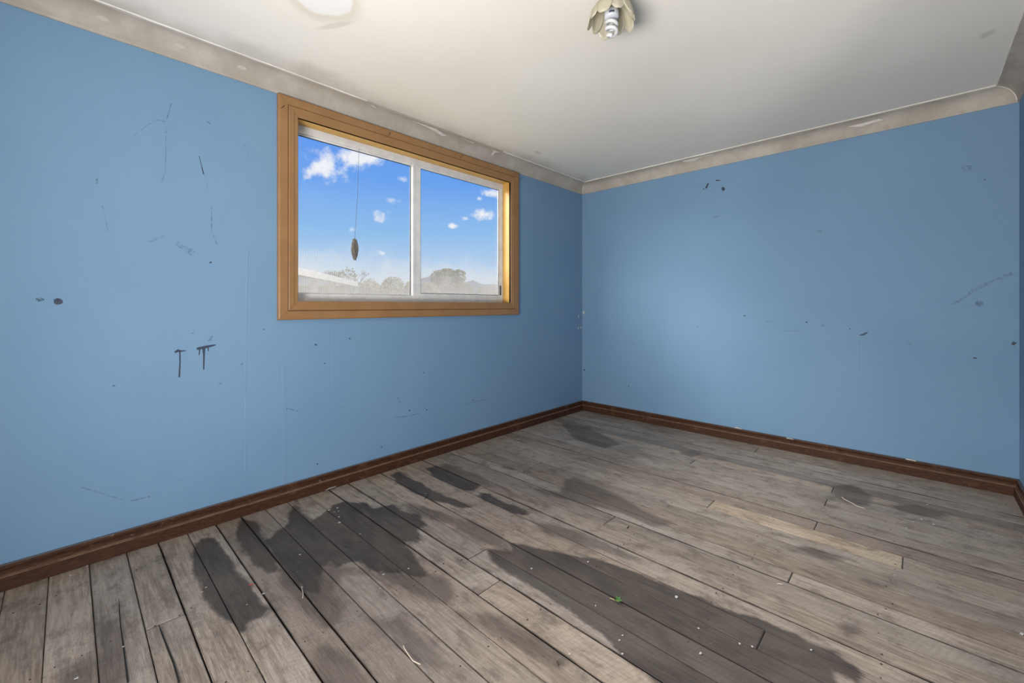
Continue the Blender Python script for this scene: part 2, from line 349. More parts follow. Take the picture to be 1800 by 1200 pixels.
# peeling bits and daubs of plaster on the cornice
def flake(bm, pts, n_, th=.0012):
    vs_ = [Vector(p) for p in pts]; nv = Vector(n_)*th
    a = [bm.verts.new(p) for p in vs_]; b2 = [bm.verts.new(p+nv) for p in vs_]; k = len(a)
    bm.faces.new(a[::-1]); bm.faces.new(b2)
    for i in range(k): bm.faces.new((a[i], a[(i+1) % k], b2[(i+1) % k], b2[i]))
def cove(x, t, side, lift=.002):
    a = math.radians(90*t); o_ = .0895-.0805*math.cos(a)+lift*math.cos(a); z = 2.310+.080*math.sin(a)-lift*math.sin(a)
    return (x, -o_, z) if side == 'left' else (-o_, x, z)
def cove_flake(side, pts, label=None):
    bm = bmesh.new(); c_ = (.7, -.7) if side == 'left' else (-.7, -.7)
    flake(bm, [cove(x, t, side, .003) for x, t in pts], (0, -.7, -.7) if side == 'left' else (-.7, 0, -.7), .0015)
    return obj('peeling_flake', bm, M['plaster_flake'], cor[side])
cove_flake('left', [(-2.50, .98), (-2.46, .98), (-2.44, .83), (-2.47, .86)])
cove_flake('left', [(-2.20, .95), (-1.98, .97), (-1.86, .70), (-1.90, .58), (-1.97, .72), (-2.10, .84)])
cove_flake('left', [(-1.42, .97), (-1.33, .97), (-1.365, .75), (-1.37, .45), (-1.385, .55), (-1.39, .8)])
cove_flake('left', [(-1.75, .98), (-1.62, .98), (-1.60, .88), (-1.70, .90)])
cove_flake('back', [(-1.10, .95), (-1.34, .95), (-1.36, .78), (-1.27, .82), (-1.18, .62), (-1.11, .72)])
cove_flake('back', [(-2.25, .55), (-2.42, .62), (-2.44, .50), (-2.32, .40)])
for y_, w_ in ((-.35, .25), (-1.55, .5), (-2.7, .2)):
    cove_flake('back', [(y_, .98), (y_-w_, .98), (y_-w_*.8, .91), (y_-w_*.3, .93)])
for x_ in (-3.72, -3.45, -3.19):                          # plaster stopped nail heads on the cornice
    bm = bmesh.new(); c0 = Vector(cove(x_, .45, 'left', .0005)); u = Vector((1, 0, 0)); v = Vector(cove(x_, .55, 'left'))-Vector(cove(x_, .35, 'left')); v.normalize()
    flake(bm, [c0+u*.022*math.cos(a*.7854)+v*.010*math.sin(a*.7854) for a in range(8)], (0, -.7, -.7), .0015); obj('stopped_nail', bm, M['stopping'], cor['left'])

# painted bead of filler along the ceiling edge of the cornice
for s_, a_, b_ in (('left', -4.45, -2.52), ('left', -1.30, -.10), ('back', -.10, YR+.10), ('right', -.10, -1.6)):
    pts = []; rb = random.Random(len(s_)+int(a_*10))
    for i in range(25):
        t = a_+(b_-a_)*i/24; w = rb.uniform(-.0015, .0015)
        pts.append((t, -.0965+w, 2.3965) if s_ == 'left' else (-.0965+w, t, 2.3965) if s_ == 'back' else (t, YR+.0965+w, 2.3965))
    bm = bmesh.new(); tube(bm, pts, [rb.uniform(.003, .0048) for _ in pts], 6); obj('filler_bead', bm, M['bead'], cor[s_])
# mitre beads of cornice at the corner in view
bm = bmesh.new(); tube(bm, [(-o_-.001, -o_-.001, z) for o_, z in CV[3:14]], .0025, 6); obj('corner_bead', bm, M['plaster_flake'], cor['left'])
bm = bmesh.new(); tube(bm, [(-o_-.001, YR+o_+.001, z) for o_, z in CV[3:14]], .0035, 6); obj('corner_bead', bm, M['plaster_flake'], cor['back'])

# ------------------------------------------------------------------ floor: every board a piece
fl = obj('floor', boxes((XR-T, T, YR-T, T, -.06, -.022)), M['subfloor']); tag(fl, 'bare weathered grey-brown timber board floor with dark water stains', 'floor', kind='structure')
DARK = [
 [(855,960),(885,968),(906,978),(893,953),(925,958),(965,966),(1003,975),(1040,980),(1073,990),(1110,1003),(1146,1019),(1187,1037),(1242,1051),(1277,1069),(1340,1090),(1400,1114),(1452,1139),(1490,1159),(1514,1184),(1500,1203),(1470,1176),(1460,1182),(1500,1240),(1400,1300),(1160,1215),(1140,1185),(1102,1162),(1053,1113),(1020,1085),(983,1063),(920,1022),(883,1000),(865,985)],
 [(520,876),(532,897),(548,915),(566,905),(583,888),(605,881),(640,883),(655,893),(690,886),(705,898),(735,905),(752,925),(735,930),(745,955),(715,950),(735,985),(760,1010),(740,1015),(700,1005),(655,1005),(630,985),(590,997),(575,985),(560,1010),(575,1050),(540,1040),(500,1000),(478,975),(470,950),(485,930),(505,925),(508,900)],
 [(345,950),(356,946),(372,946),(386,956),(405,975),(418,1000),(450,1040),(488,1082),(484,1096),(462,1085),(440,1092),(424,1112),(405,1096),(375,1070),(352,1042),(338,1005),(338,975)],
 [(422,908),(450,918),(476,965),(497,1003),(472,1008),(442,983),(416,948)],
 [(686,832),(702,828),(733,846),(762,862),(800,876),(832,891),(815,893),(770,882),(745,874),(722,864),(700,850)],
 [(750,824),(765,818),(790,828),(820,840),(846,853),(833,862),(815,862),(795,852),(775,845),(758,836)],
 [(832,866),(858,868),(880,880),(915,892),(935,903),(925,907),(900,902),(870,888),(850,880)],
]
SOFT = [
 [(993,842),(1010,838),(1040,852),(1062,860),(1100,878),(1140,900),(1185,922),(1150,925),(1100,905),(1060,895),(1000,880),(950,868),(928,855),(985,864)],
 [(935,917),(980,922),(1030,940),(1085,962),(1140,990),(1085,975),(1000,952),(950,934)],
 [(790,910),(830,914),(870,935),(895,953),(907,976),(880,968),(850,958),(820,942),(800,930)],
 [(495,960),(560,985),(640,1000),(700,1000),(770,1010),(805,1042),(780,1062),(735,1050),(700,1030),(655,1012),(605,1005),(588,1040),(610,1085),(575,1105),(520,1060),(490,1020)],
 [(550,1140),(575,1128),(600,1140),(627,1165),(660,1210),(570,1220),(548,1170)],
 [(165,1085),(210,1085),(220,1140),(228,1210),(165,1210)],
 [(130,1165),(155,1145),(163,1210),(90,1210)],
 [(1462,855),(1500,850),(1532,870),(1528,890),(1490,886),(1465,870)],
 [(1568,888),(1610,886),(1655,898),(1662,911),(1620,906),(1580,899)],
 [(1475,1105),(1492,1090),(1520,1095),(1515,1112),(1485,1119)],
 [(1192,795),(1215,790),(1240,797),(1215,804)],
 [(1400,958),(1440,964),(1505,986),(1460,986),(1410,970)],
 [(1508,1014),(1540,1022),(1570,1034),(1545,1034),(1515,1024)],
 [(985,742),(1030,750),(1095,780),(1060,787),(1010,772)],
 [(770,812),(800,818),(835,832),(870,850),(900,862),(860,856),(815,842),(780,826)],
 [(700,880),(745,890),(790,905),(850,925),(830,930),(770,915),(720,900)],
 [(885,818),(905,820),(905,826),(880,823)],
 [(640,1085),(700,1090),(760,1130),(800,1180),(760,1180),(700,1140)],
 [(800,1080),(860,1075),(930,1110),(1010,1160),(980,1175),(900,1130)],
]
def topoly(pp): return [(q.x, q.y) for q in (flo(*p_) for p_ in pp)]
def sdist(poly, x, y):
    ins = False; best = 9
    for (x0, y0), (x1, y1) in zip(poly, poly[1:]+poly[:1]):
        if (y0 > y) != (y1 > y) and x < (x1-x0)*(y-y0)/(y1-y0)+x0: ins = not ins
        dx, dy = x1-x0, y1-y0; t = max(0, min(1, ((x-x0)*dx+(y-y0)*dy)/(dx*dx+dy*dy+1e-12)))
        best = min(best, math.hypot(x-x0-t*dx, y-y0-t*dy))
    return best if ins else -best
def prep(P_):
    r = []
    for pp in P_:
        q = topoly(pp); r.append((q, min(a[0] for a in q)-.15, max(a[0] for a in q)+.15, min(a[1] for a in q)-.15, max(a[1] for a in q)+.15))
    return r
DARKP, SOFTP = prep(DARK), prep(SOFT)
def sd_all(P_, x, y):
    b_ = -.15
    for q, a0, a1, b0, b1 in P_:
        if a0 < x < a1 and b0 < y < b1: b_ = max(b_, sdist(q, x, y))
    return b_
SEAMS = [-4.60,-4.468,-4.354,-4.239,-4.124,-4.010,-3.894,-3.776,-3.656,-3.545,-3.435,-3.318,-3.206,-3.092,-2.979,-2.862,-2.745,-2.622,-2.510,-2.398,-2.293,-2.183,-2.070,-1.957,-1.835,-1.740,-1.613,-1.503,-1.394,-1.273,-1.159,-1.043,-.925,-.803,-.694,-.582,-.470,-.357,-.225,-.096,-.001]
WIDE = {-2.070: .0042, -1.159: .0042, -.357: .004, -3.318: .0032, -2.745: .0035, -2.622: .0032, -3.545: .003, -3.206: .0032, -1.835: .003, -2.398: .003}
JOINTS = [(841,860),(846,1041),(284,1096),(1217,812),(1451,885),(1434,924),(1332,789),(1075,912),(1389,1015),(1340,1119),(840,973),(941,817),(1247,888),(1463,863),(1587,988)]
jy = {}
for p_ in JOINTS:
    q = flo(*p_)
    for i in range(len(SEAMS)-1):
        if SEAMS[i] <= q.x-.01*(q.y+1.5) < SEAMS[i+1]: jy.setdefault(i, []).append(q.y)
TINTS = {}
rt = random.Random(12)
def plank(x0, x1, y0, y1, g0, g1, tint, d0=1, d1=1):
    def X(s, y): return s+.010*(y+1.5)
    xs = [x0+g0/2, x0+g0/2+.0016, x0+g0/2+.0048, x0+.36*(x1-x0), x0+.68*(x1-x0), x1-g1/2-.0048, x1-g1/2-.0016, x1-g1/2]; zs = [-.0022, 0, .0001, .0002, .0002, .0001, 0, -.0022]
    k = max(2, int((y1-y0)/.03)); bm = bmesh.new()
    dz = rt.uniform(-.0008, .0006); tl_ = rt.uniform(-.0006, .0006)
    rows = []
    ys = [y0+(y1-y0)*i/k for i in range(k+1)]; ys = [ys[0], ys[0]+.004]+ys[1:-1]+[ys[-1]-.004, ys[-1]]; k += 2
    for i, y in enumerate(ys):
        e_ = -.002 if i in (0, k) else 0
        row = [bm.verts.new((X(x, y), y, -.02 if j in (0, 9) else z+dz+tl_*(j-4.5)/3.5+e_)) for j, (x, z) in enumerate(zip([xs[0]]+xs+[xs[-1]], [0]+zs+[0]))]
        rows.append(row)
    for a, b2 in zip(rows, rows[1:]):
        for j in range(9): bm.faces.new((a[j], a[j+1], b2[j+1], b2[j]))
    bm.faces.new(rows[0][::-1]); bm.faces.new(rows[-1])
    bm.verts.index_update()
    o = obj('floorboard', bm, M['board'], fl)
    me = o.data
    for nm_, P_ in (('stain_dark', DARKP), ('stain_soft', SOFTP)):
        at = me.attributes.new(nm_, 'FLOAT', 'POINT')
        at.data.foreach_set('value', [sd_all(P_, v.co.x, v.co.y) for v in me.vertices])
    at = me.attributes.new('grime_edge', 'FLOAT', 'POINT'); at.data.foreach_set('value', [.75 if i_ < 10 or i_ >= len(me.vertices)-10 else (d0, d0, .8*d0, 0, 0, 0, 0, .8*d1, d1, d1)[i_ % 10] for i_ in range(len(me.vertices))])
    o['tint'] = tint
    return o
SEAMD = [1.0 if q in WIDE else rt.uniform(.30, .75) for q in SEAMS]
for i in range(len(SEAMS)-1):
    ys = sorted([YR+.004] + jy.get(i, []) + [-.004]); base = rt.uniform(.78, 1.16)
    for y0, y1 in zip(ys, ys[1:]):
        v = base*rt.uniform(.9, 1.08); w = rt.uniform(-.03, .05); t = (v*(1+w), v, v*(1-w*1.1))
        if abs(SEAMS[i]+1.394) < .001 and y0 > -2.9 and y1 < -.2: t = (1.42, 1.36, 1.2)
        if abs(SEAMS[i]+1.273) < .001: t = (.92, .88, .86)
        g0, g1 = WIDE.get(SEAMS[i], .0014)*1.2, WIDE.get(SEAMS[i+1], .0014)*1.2
        plank(SEAMS[i], SEAMS[i+1], y0+.0008, y1-.0008, g0, g1, t, SEAMD[i], SEAMD[i+1])
# nail heads along the joists
bm = bmesh.new(); rn = random.Random(5)
for jy_ in [-.22-.46*k for k in range(7)]:
    for s0, s1 in zip(SEAMS, SEAMS[1:]):
        for u in (.22, .78):
            if rn.random() < .25: continue
            y = jy_+rn.uniform(-.02, .02); x = s0+(s1-s0)*u+.01*(y+1.5)+rn.uniform(-.008, .008); r = rn.uniform(.0022, .0036)
            flake(bm, [(x+r*math.cos(a*1.0472), y+r*math.sin(a*1.0472), .0003) for a in range(6)], (0, 0, 1), .0009)
o = obj('nail_heads', bm, M['nail'], fl); o['kind'] = 'stuff'

# ------------------------------------------------------------------ window
w1 = empty('window_1', ((WIN[0]+WIN[1])/2, 0, WIN[2])); tag(w1, 'two-pane sliding window with pale frame and tan painted wooden surround', 'window', kind='structure')
def wobj(name, bm, m, parent=w1, smooth=False):
    o = obj(name, bm, m, None, smooth); o.parent = parent
    off = Vector(w1.location)
    o.matrix_parent_inverse = Matrix.Translation(-off) if parent is w1 else Matrix.Identity(4)
    return o
def frame4(name, inner, prof, m, gap=.0006):
    # prof: (distance outwards from the inner edge, y) closed outline; four mitred lengths
    x0, x1, z0, z1 = inner
    for side in range(4):
        ra, rb = [], []
        for d, y in prof:
            g = gap
            if side == 0: ra.append((x0-d, y, z0-d+g)); rb.append((x0-d, y, z1+d-g))
            if side == 1: ra.append((x1+d, y, z0-d+g)); rb.append((x1+d, y, z1+d-g))
            if side == 2: ra.append((x0-d+g, y, z0-d)); rb.append((x1+d-g, y, z0-d))
            if side == 3: ra.append((x0-d+g, y, z1+d)); rb.append((x1+d-g, y, z1+d))
        wobj(name, loft([ra, rb]), m)
frame4('architrave', WIN, [(.0555, 0), (.0555, -.021), (.0575, -.0245), (.098, -.0245), (.104, -.022), (.107, -.017), (.107, 0)], M['casing'])
frame4('inner_casing', WIN, [(.000, 0), (.000, -.0185), (.003, -.022), (.020, -.0225), (.024, -.0255), (.050, -.0265), (.0535, -.024), (.0540, 0)], M['casing'])
fy = .078
lin = [('reveal', (WIN[0]-.019, WIN[0], -.017, T, WIN[2]-.019, WIN[3]+.019)), ('reveal', (WIN[1], WIN[1]+.019, -.017, T, WIN[2]-.019, WIN[3]+.019)),
       ('reveal', (WIN[0], WIN[1], -.017, T, WIN[3], WIN[3]+.019)), ('window_sill', (WIN[0], WIN[1], -.017, T, WIN[2]-.019, WIN[2]))]
for nm_, q in lin: wobj(nm_, boxes(q), M['reveal'])
x0, x1, z0, z1 = WIN
wobj('frame_head', bevelled(.0015, (x0, x1, fy, .124, z1-.042, z1)), M['alu'])
wobj('frame_sill', bevelled(.0015, (x0, x1, fy, .124, z0, z0+.046)), M['alu'])
wobj('frame_jamb', bevelled(.0015, (x0, x0+.022, fy, .124, z0+.046, z1-.042)), M['alu'])
wobj('frame_jamb', bevelled(.0015, (x1-.022, x1, fy, .124, z0+.046, z1-.042)), M['alu'])
# fixed pane (outer track) with slim beads
gz0, gz1, mxl, mxr = z0+.046, z1-.042, -2.067, -1.998
fx = wobj('fixed_sash', boxes((x0+.022, mxl+.02, .100, .116, gz1-.010, gz1), (x0+.022, mxl+.02, .100, .116, gz0, gz0+.008), (x0+.022, x0+.034, .100, .116, gz0+.008, gz1-.010), (mxl-.004, mxl+.02, .100, .116, gz0+.008, gz1-.010)), M['alu'])
def sub(name, bm, m, par): o = obj(name, bm, m); o.parent = par; return o
sub('pane', boxes((x0+.034, mxl-.004, .107, .110, gz0+.008, gz1-.010)), M['glass'], fx)
sub('glazing_seal', boxes((x0+.034, mxl-.004, .1035, .1065, gz1-.0145, gz1-.0105), (mxl-.0095, mxl-.0045, .1035, .1065, gz0+.008, gz1-.015)), M['seal'], fx)
# sliding sash (inner track)
ss = wobj('sliding_sash', bevelled(.0012, (mxl, mxl+.020, .080, .0985, gz0, gz1), (mxl+.021, mxr, .083, .0985, gz0, gz1), (x1-.046, x1-.0225, .083, .0985, gz0, gz1), (mxr, x1-.046, .083, .0985, gz1-.016, gz1), (mxr, x1-.046, .083, .0985, gz0, gz0+.018)), M['alu'])
sub('pane', boxes((mxr, x1-.046, .090, .092, gz0+.018, gz1-.016)), M['glass'], ss)
sub('glazing_seal', boxes((x1-.050, x1-.0465, .0855, .0895, gz0+.018, gz1-.016), (mxr, x1-.050, .0855, .0895, gz0+.0185, gz0+.0225), (mxr, x1-.05, .0855, .0895, gz1-.019, gz1-.0165), (mxr+.0005, mxr+.003, .0855, .0895, gz0+.0225, gz1-.019)), M['seal'], ss)
sub('latch', bevelled(.0008, (x1-.036, x1-.030, .071, .0828, gz0+.02, gz0+.105)), M['seal'], ss)
# old nails driven into the surround
for px, py, ax, ay in ((500, 185, -5, 5), (683, 238, 3, -5), (809, 277, 4, -4), (914, 315, 6, -3)):
    a = hit(px, py, 1, -.0265); c_ = hit(px+ax, py+ay, 1, -.0275); bm = bmesh.new(); tube(bm, [a, c_], .0016, 6); wobj('bent_nail', bm, M['nail'])
# unseen door opening behind the camera, added for the fill light
w2 = empty('added_door_1', (XR, -2.08, RW[2])); tag(w2, 'unseen timber lined wide door opening added for fill light in the wall opposite the far wall', 'door', kind='structure')
for q in ((XR-T, XR, RW[0], RW[0]+.02, RW[2], RW[3]), (XR-T, XR, RW[1]-.02, RW[1], RW[2], RW[3]), (XR-T, XR, RW[0], RW[1], RW[3]-.02, RW[3])):
    o = obj('reveal', boxes(q), M['reveal'], w2); o.matrix_parent_inverse = Matrix.Translation(-Vector(w2.location))  # lining of the added unseen door opening

w3 = empty('added_door_2', (-2.77, YR, 0)); tag(w3, 'unseen narrow timber lined doorway added for fill light in the wall past the far corner', 'door', kind='structure')  # unseen doorway put in for the side fill lamp
for q in ((D2[0], D2[0]+.02, YR-T, YR, 0, D2[2]), (D2[1]-.02, D2[1], YR-T, YR, 0, D2[2]), (D2[0], D2[1], YR-T, YR, D2[2]-.02, D2[2])):
    o = obj('reveal', boxes(q), M['reveal'], w3); o.matrix_parent_inverse = Matrix.Translation(-Vector(w3.location))  # lining of the added unseen doorway

# ------------------------------------------------------------------ hanging twig case
hp = hit(623.5, 437, 1, .080); tp = hit(631, 262, 1, .0805); tp.z = z1-.0415
hc = empty('bagworm_case', hp); tag(hc, 'grey-brown spindle of bundled twigs hanging on a thread before the window', 'insect case')
rs = random.Random(9); bm = bmesh.new()
prof = [(-.068, .006), (-.055, .013), (-.035, .019), (-.005, .0215), (.02, .020), (.045, .014), (.060, .008), (.068, .004)]
R_ = []
for z, r in prof: R_.append([(r*.85*math.cos(j*.6283), r*.85*math.sin(j*.6283), z) for j in range(10)])
obj('silk_bag', loft(R_), M['case'], hc)
for j in range(15):
    a = j*6.2832/15+rs.uniform(-.12, .12); za = rs.uniform(-.075, -.062); zb = rs.uniform(.050, .070); bm = bmesh.new()
    pts = []
    for q in range(5):
        z = za+(zb-za)*q/4; r = .0045+.0165*max(0, 1-abs(z/.078)**1.7); pts.append((r*math.cos(a), r*math.sin(a), z))
    tube(bm, pts, [.0026, .0032, .0032, .003, .0022], 5); obj('twig', bm, M['case'], hc)
bm = bmesh.new(); tube(bm, [Vector((0, 0, .06)), (tp-hp)*.5+Vector((.004, 0, 0)), tp-hp], .0011, 5); obj('thread', bm, M['thread'], hc)

# ------------------------------------------------------------------ ceiling lamp
lp = hit(1075, -8, 2, 2.4); lamp = empty('ceiling_lamp', (lp.x, lp.y, 2.4)); tag(lamp, 'small ceiling lamp with cream scalloped glass petal shade and spiral bulb', 'lamp')
def lathe(prof, k=24): return loft([[(r*math.cos(6.2832*j/k), r*math.sin(6.2832*j/k), z) for j in range(k)] for r, z in prof])
obj('ceiling_rose', lathe([(.045, -.001), (.045, -.008), (.040, -.014), (.026, -.017)]), M['rose'], lamp, True)
obj('lamp_holder', lathe([(.020, -.015), (.020, -.030), (.0225, -.033), (.0225, -.040), (.017, -.044)]), M['socket'], lamp, True)
pr = [(.024, -.016), (.040, -.022), (.058, -.034), (.074, -.054), (.085, -.080), (.091, -.105), (.097, -.130)]
def prof_at(v):
    v = max(0, min(.9999, v))*(len(pr)-1); i = int(v); t = v-i
    return pr[i][0]*(1-t)+pr[i+1][0]*t, pr[i][1]*(1-t)+pr[i+1][1]*t
for k in range(10):
    bm = bmesh.new(); nu, nv = 10, 9; g = []; a0 = k*.62832+.2; lay = (k % 2)*.004; ln = .97 if k % 2 else .90
    for iu in range(nu+1):
        u = iu/nu*2-1; row = []
        for iv in range(nv+1):
            v = iv/nv*ln*(1-.30*abs(u)**2.6)
            r, z = prof_at(v); r += lay*min(1, v*2)-.004*u*u+.0012*math.cos(u*9); a = a0+u*.40
            row.append(bm.verts.new((r*math.cos(a), r*math.sin(a), z)))
        g.append(row)
    for iu in range(nu):
        for iv in range(nv): bm.faces.new((g[iu][iv], g[iu+1][iv], g[iu+1][iv+1], g[iu][iv+1]))
    o = obj('shade_petal', bm, M['petal'], lamp, True); sm = o.modifiers.new('thick', 'SOLIDIFY'); sm.thickness = .0022; sm.offset = 0
bl = obj('bulb', lathe([(.013, -.040), (.014, -.050), (.025, -.056), (.0295, -.068), (.0295, -.092), (.024, -.097), (.006, -.098)]), M['bulbbase'], lamp, True)
bm = bmesh.new(); pts = []
for i in range(90):
    t = i/89; a = t*6.2832*2.6; r = .0205*(1 if t < .8 else 1-.65*(t-.8)/.2); pts.append((r*math.cos(a), r*math.sin(a), -.101-.070*t))
tube(bm, pts, .0078, 8); sub('spiral_tube', bm, M['bulb'], bl)
for p_ in bl.children:
    for q in p_.data.polygons: q.use_smooth = True
toc = (CAM-Vector(lamp.location)); aa = math.atan2(toc.y, toc.x)
bm = bmesh.new(); R0 = .0298
ring = [[(R0*math.cos(aa+d), R0*math.sin(aa+d), z) for d in (-.35, -.1, .15, .4)] for z in (-.088, -.079)]
g = [[bm.verts.new(p_) for p_ in r] for r in ring]
for i in range(3): bm.faces.new((g[0][i], g[0][i+1], g[1][i+1], g[1][i]))
sub('printed_label', bm, M['print'], bl)

# ------------------------------------------------------------------ marks on the walls
def wpt(wall, px, py, lift): return hit(px, py, 1, -lift) if wall == 'left' else hit(px, py, 0, -lift)
def ribbon(wall, pts, name, m, lift=.0006):
    # pts: (px, py, width in metres); a thin painted or scraped streak lying on the wall
    P_ = [(wpt(wall, x, y, 0), w) for x, y, w in pts]; nrm = Vector((0, -1, 0)) if wall == 'left' else Vector((-1, 0, 0))
    bm = bmesh.new(); rows = []
    for i, (p_, w) in enumerate(P_):
        t = (P_[min(i+1, len(P_)-1)][0]-P_[max(i-1, 0)][0]).normalized(); s_ = t.cross(nrm)
        rows.append([bm.verts.new(p_+s_*w/2), bm.verts.new(p_+nrm*lift+s_*w*.3), bm.verts.new(p_+nrm*lift-s_*w*.3), bm.verts.new(p_-s_*w/2)])
    for a, b2 in zip(rows, rows[1:]):
        for j in range(3): bm.faces.new((a[j], a[j+1], b2[j+1], b2[j]))
    bm.faces.new(rows[0]); bm.faces.new(rows[-1][::-1])
    bmesh.ops.recalc_face_normals(bm, faces=bm.faces[:])
    return obj(name, bm, m, wl if wall == 'left' else wb)
def blob(wall, px, py, r, name, m, asp=1, rot=0, k=10, lift=.0006):
    c_ = wpt(wall, px, py, 0); nrm = Vector((0, -1, 0)) if wall == 'left' else Vector((-1, 0, 0)); u = Vector((1, 0, 0)) if wall == 'left' else Vector((0, -1, 0)); v = Vector((0, 0, 1))
    bm = bmesh.new(); pts = []
    for j in range(k):
        a = 6.2832*j/k; rr = r*random.uniform(.75, 1.2); x, y = rr*math.cos(a), rr*asp*math.sin(a)
        pts.append(c_+u*(x*math.cos(rot)-y*math.sin(rot))+v*(x*math.sin(rot)+y*math.cos(rot)))
    flake(bm, pts, nrm, lift); return obj(name, bm, m, wl if wall == 'left' else wb)
for s_ in ([(307, 619, .008), (313, 616, .014), (318, 617, .008), (327, 616, .003)], [(316, 617, .006), (316.5, 635, .006), (315, 663, .007)],
           [(346, 613, .012), (362, 609.5, .014), (379, 606, .006)], [(358, 611, .014), (358.5, 624, .008), (358, 649, .006)], [(351, 614, .006), (350, 624, .004)], [(366, 611, .006), (366, 617, .004)]):
    ribbon('left', s_, 'paint_drip', M['drip'])
blob('left', 70, 526.5, .015, 'wall_stain', M['scuff'], .6); blob('left', 103, 529.5, .016, 'wall_stain', M['drip'], .8); blob('left', 98, 527, .010, 'wall_stain', M['scuff'], .6)
for s_, m_ in (([(350, 274, .003), (354, 290, .003), (358, 306, .006)], 'drip'), ([(358, 306, .003), (371, 348, .002)], 'faint'), ([(301, 182, .004), (293, 210, .004)], 'scuff'), ([(265, 212, .005), (280, 211, .003), (291, 214, .004)], 'scuff'),
               ([(292, 225, .003), (291, 300, .003), (284, 322, .006)], 'scuff'), ([(265, 216, .004), (235, 238, .004)], 'faint'), ([(372, 357, .004), (372, 408, .004), (382, 430, .004)], 'scuff'), ([(179, 361, .005), (186, 385, .005), (190, 406, .004)], 'faint'),
               ([(171, 305, .006), (170, 323, .007)], 'scuff'), ([(290, 414, .012), (260, 425, .01)], 'faint'), ([(310, 427, .02), (340, 445, .03)], 'faint'), ([(362, 212, .006), (372, 219, .005)], 'scuff'), ([(428, 250, .004), (438, 275, .004)], 'faint'),
               ([(495, 718, .006), (512, 719, .007), (528, 723, .003)], 'scuff'), ([(697, 734, .012), (715, 731, .005), (738, 726, .004)], 'scuff'), ([(698, 708, .010), (704, 706, .006)], 'scuff'), ([(815, 710, .004), (840, 705, .006), (870, 699, .003)], 'scuff'),
               ([(604, 712, .006), (603, 720, .006)], 'scuff'), ([(335, 585, .004), (342, 586, .004)], 'scuff'), ([(367, 601, .014), (373, 590, .008)], 'scuff'), ([(630, 766, .004), (640, 764, .004)], 'faint'), ([(140, 855, .006), (215, 878, .006)], 'faint'), ([(230, 880, .006), (265, 872, .004)], 'scuff')):
    ribbon('left', s_, 'scuff_mark', M[m_])
for px, py, r, m_ in ((370, 461, .006, 'drip'), (200, 678, .006, 'scuff'), (387, 674, .007, 'scuff'), (720, 721, .006, 'drip'), (750, 720, .006, 'drip'), (671, 785, .006, 'drip'), (745, 655, .005, 'drip'), (733, 636, .006, 'scuff'), (571, 638, .005, 'scuff'), (555, 606, .009, 'scuff'), (626, 660, .005, 'scuff'), (831, 703, .006, 'drip'), (885, 600, .005, 'scuff'), (615, 595, .008, 'faint'), (558, 815, .006, 'scuff'), (464, 578, .008, 'faint'), (700, 700, .006, 'scuff'), (425, 640, .007, 'faint')):
    blob('left', px, py, r, 'scuff_mark', M[m_], .8)
for s_, m_ in (([(1510, 589, .004), (1517, 588, .013), (1525, 584, .008)], 'drip'), ([(1241, 331, .016), (1245, 322, .014)], 'drip'), ([(1258, 317, .010), (1266, 317, .007)], 'drip'), ([(1511, 600, .004), (1511, 650, .004)], 'faint'),
               ([(1255, 381, .016), (1270, 380, .010)], 'faint'), ([(1675, 535, .012), (1720, 505, .02), (1780, 480, .02)], 'faint'), ([(1345, 564, .007), (1358, 566, .005)], 'scuff'), ([(1380, 582, .006), (1410, 581, .006)], 'faint'), ([(1780, 606, .014), (1784, 601, .016)], 'drip')):
    ribbon('back', s_, 'scuff_mark', M[m_])
for px, py, r, m_, a in ((1271, 332, .014, 'drip', 1.2), (1237, 332, .006, 'drip', 1), (1309, 555, .008, 'drip', .7), (1418, 566, .008, 'drip', .7), (1446, 572, .012, 'scuff', .6), (1721, 534, .018, 'scuff', 1.3), (1494, 578, .005, 'drip', .7), (1714, 629, .008, 'drip', .6), (1598, 604, .012, 'scuff', .4), (1730, 316, .010, 'faint', .7), (1700, 295, .03, 'faint', .6),
               (1226, 574, .01, 'faint', .6), (1105, 678, .008, 'scuff', 1.4), (1027, 650, .010, 'scuff', 1),  (1440, 405, .02, 'faint', .8), (1113, 604, .006, 'scuff', 1), (1252, 642, .006, 'faint', 1)):
    blob('back', px, py, r, 'scuff_mark', M[m_], a)
for px, py in ((1016.5, 576), (1021, 576), (1017, 556), (1026, 549)): blob('left' if px < 1023 else 'back', px, py, .010, 'paint_chip', M['flake'], 1.6)
# joints of the wall sheets, showing as slight ridges under the paint
for s_ in ([(436, 441, .006), (489, 445, .006)], [(435.5, 441, .007), (433, 560, .007), (432, 700, .006), (432, 848, .005)], [(585, 566, .005), (585, 640, .005), (583, 715, .005)], [(499, 640, .025), (500, 720, .025), (500, 858, .022)]):
    ribbon('left', s_, 'sheet_joint', M['seam'], .0007)

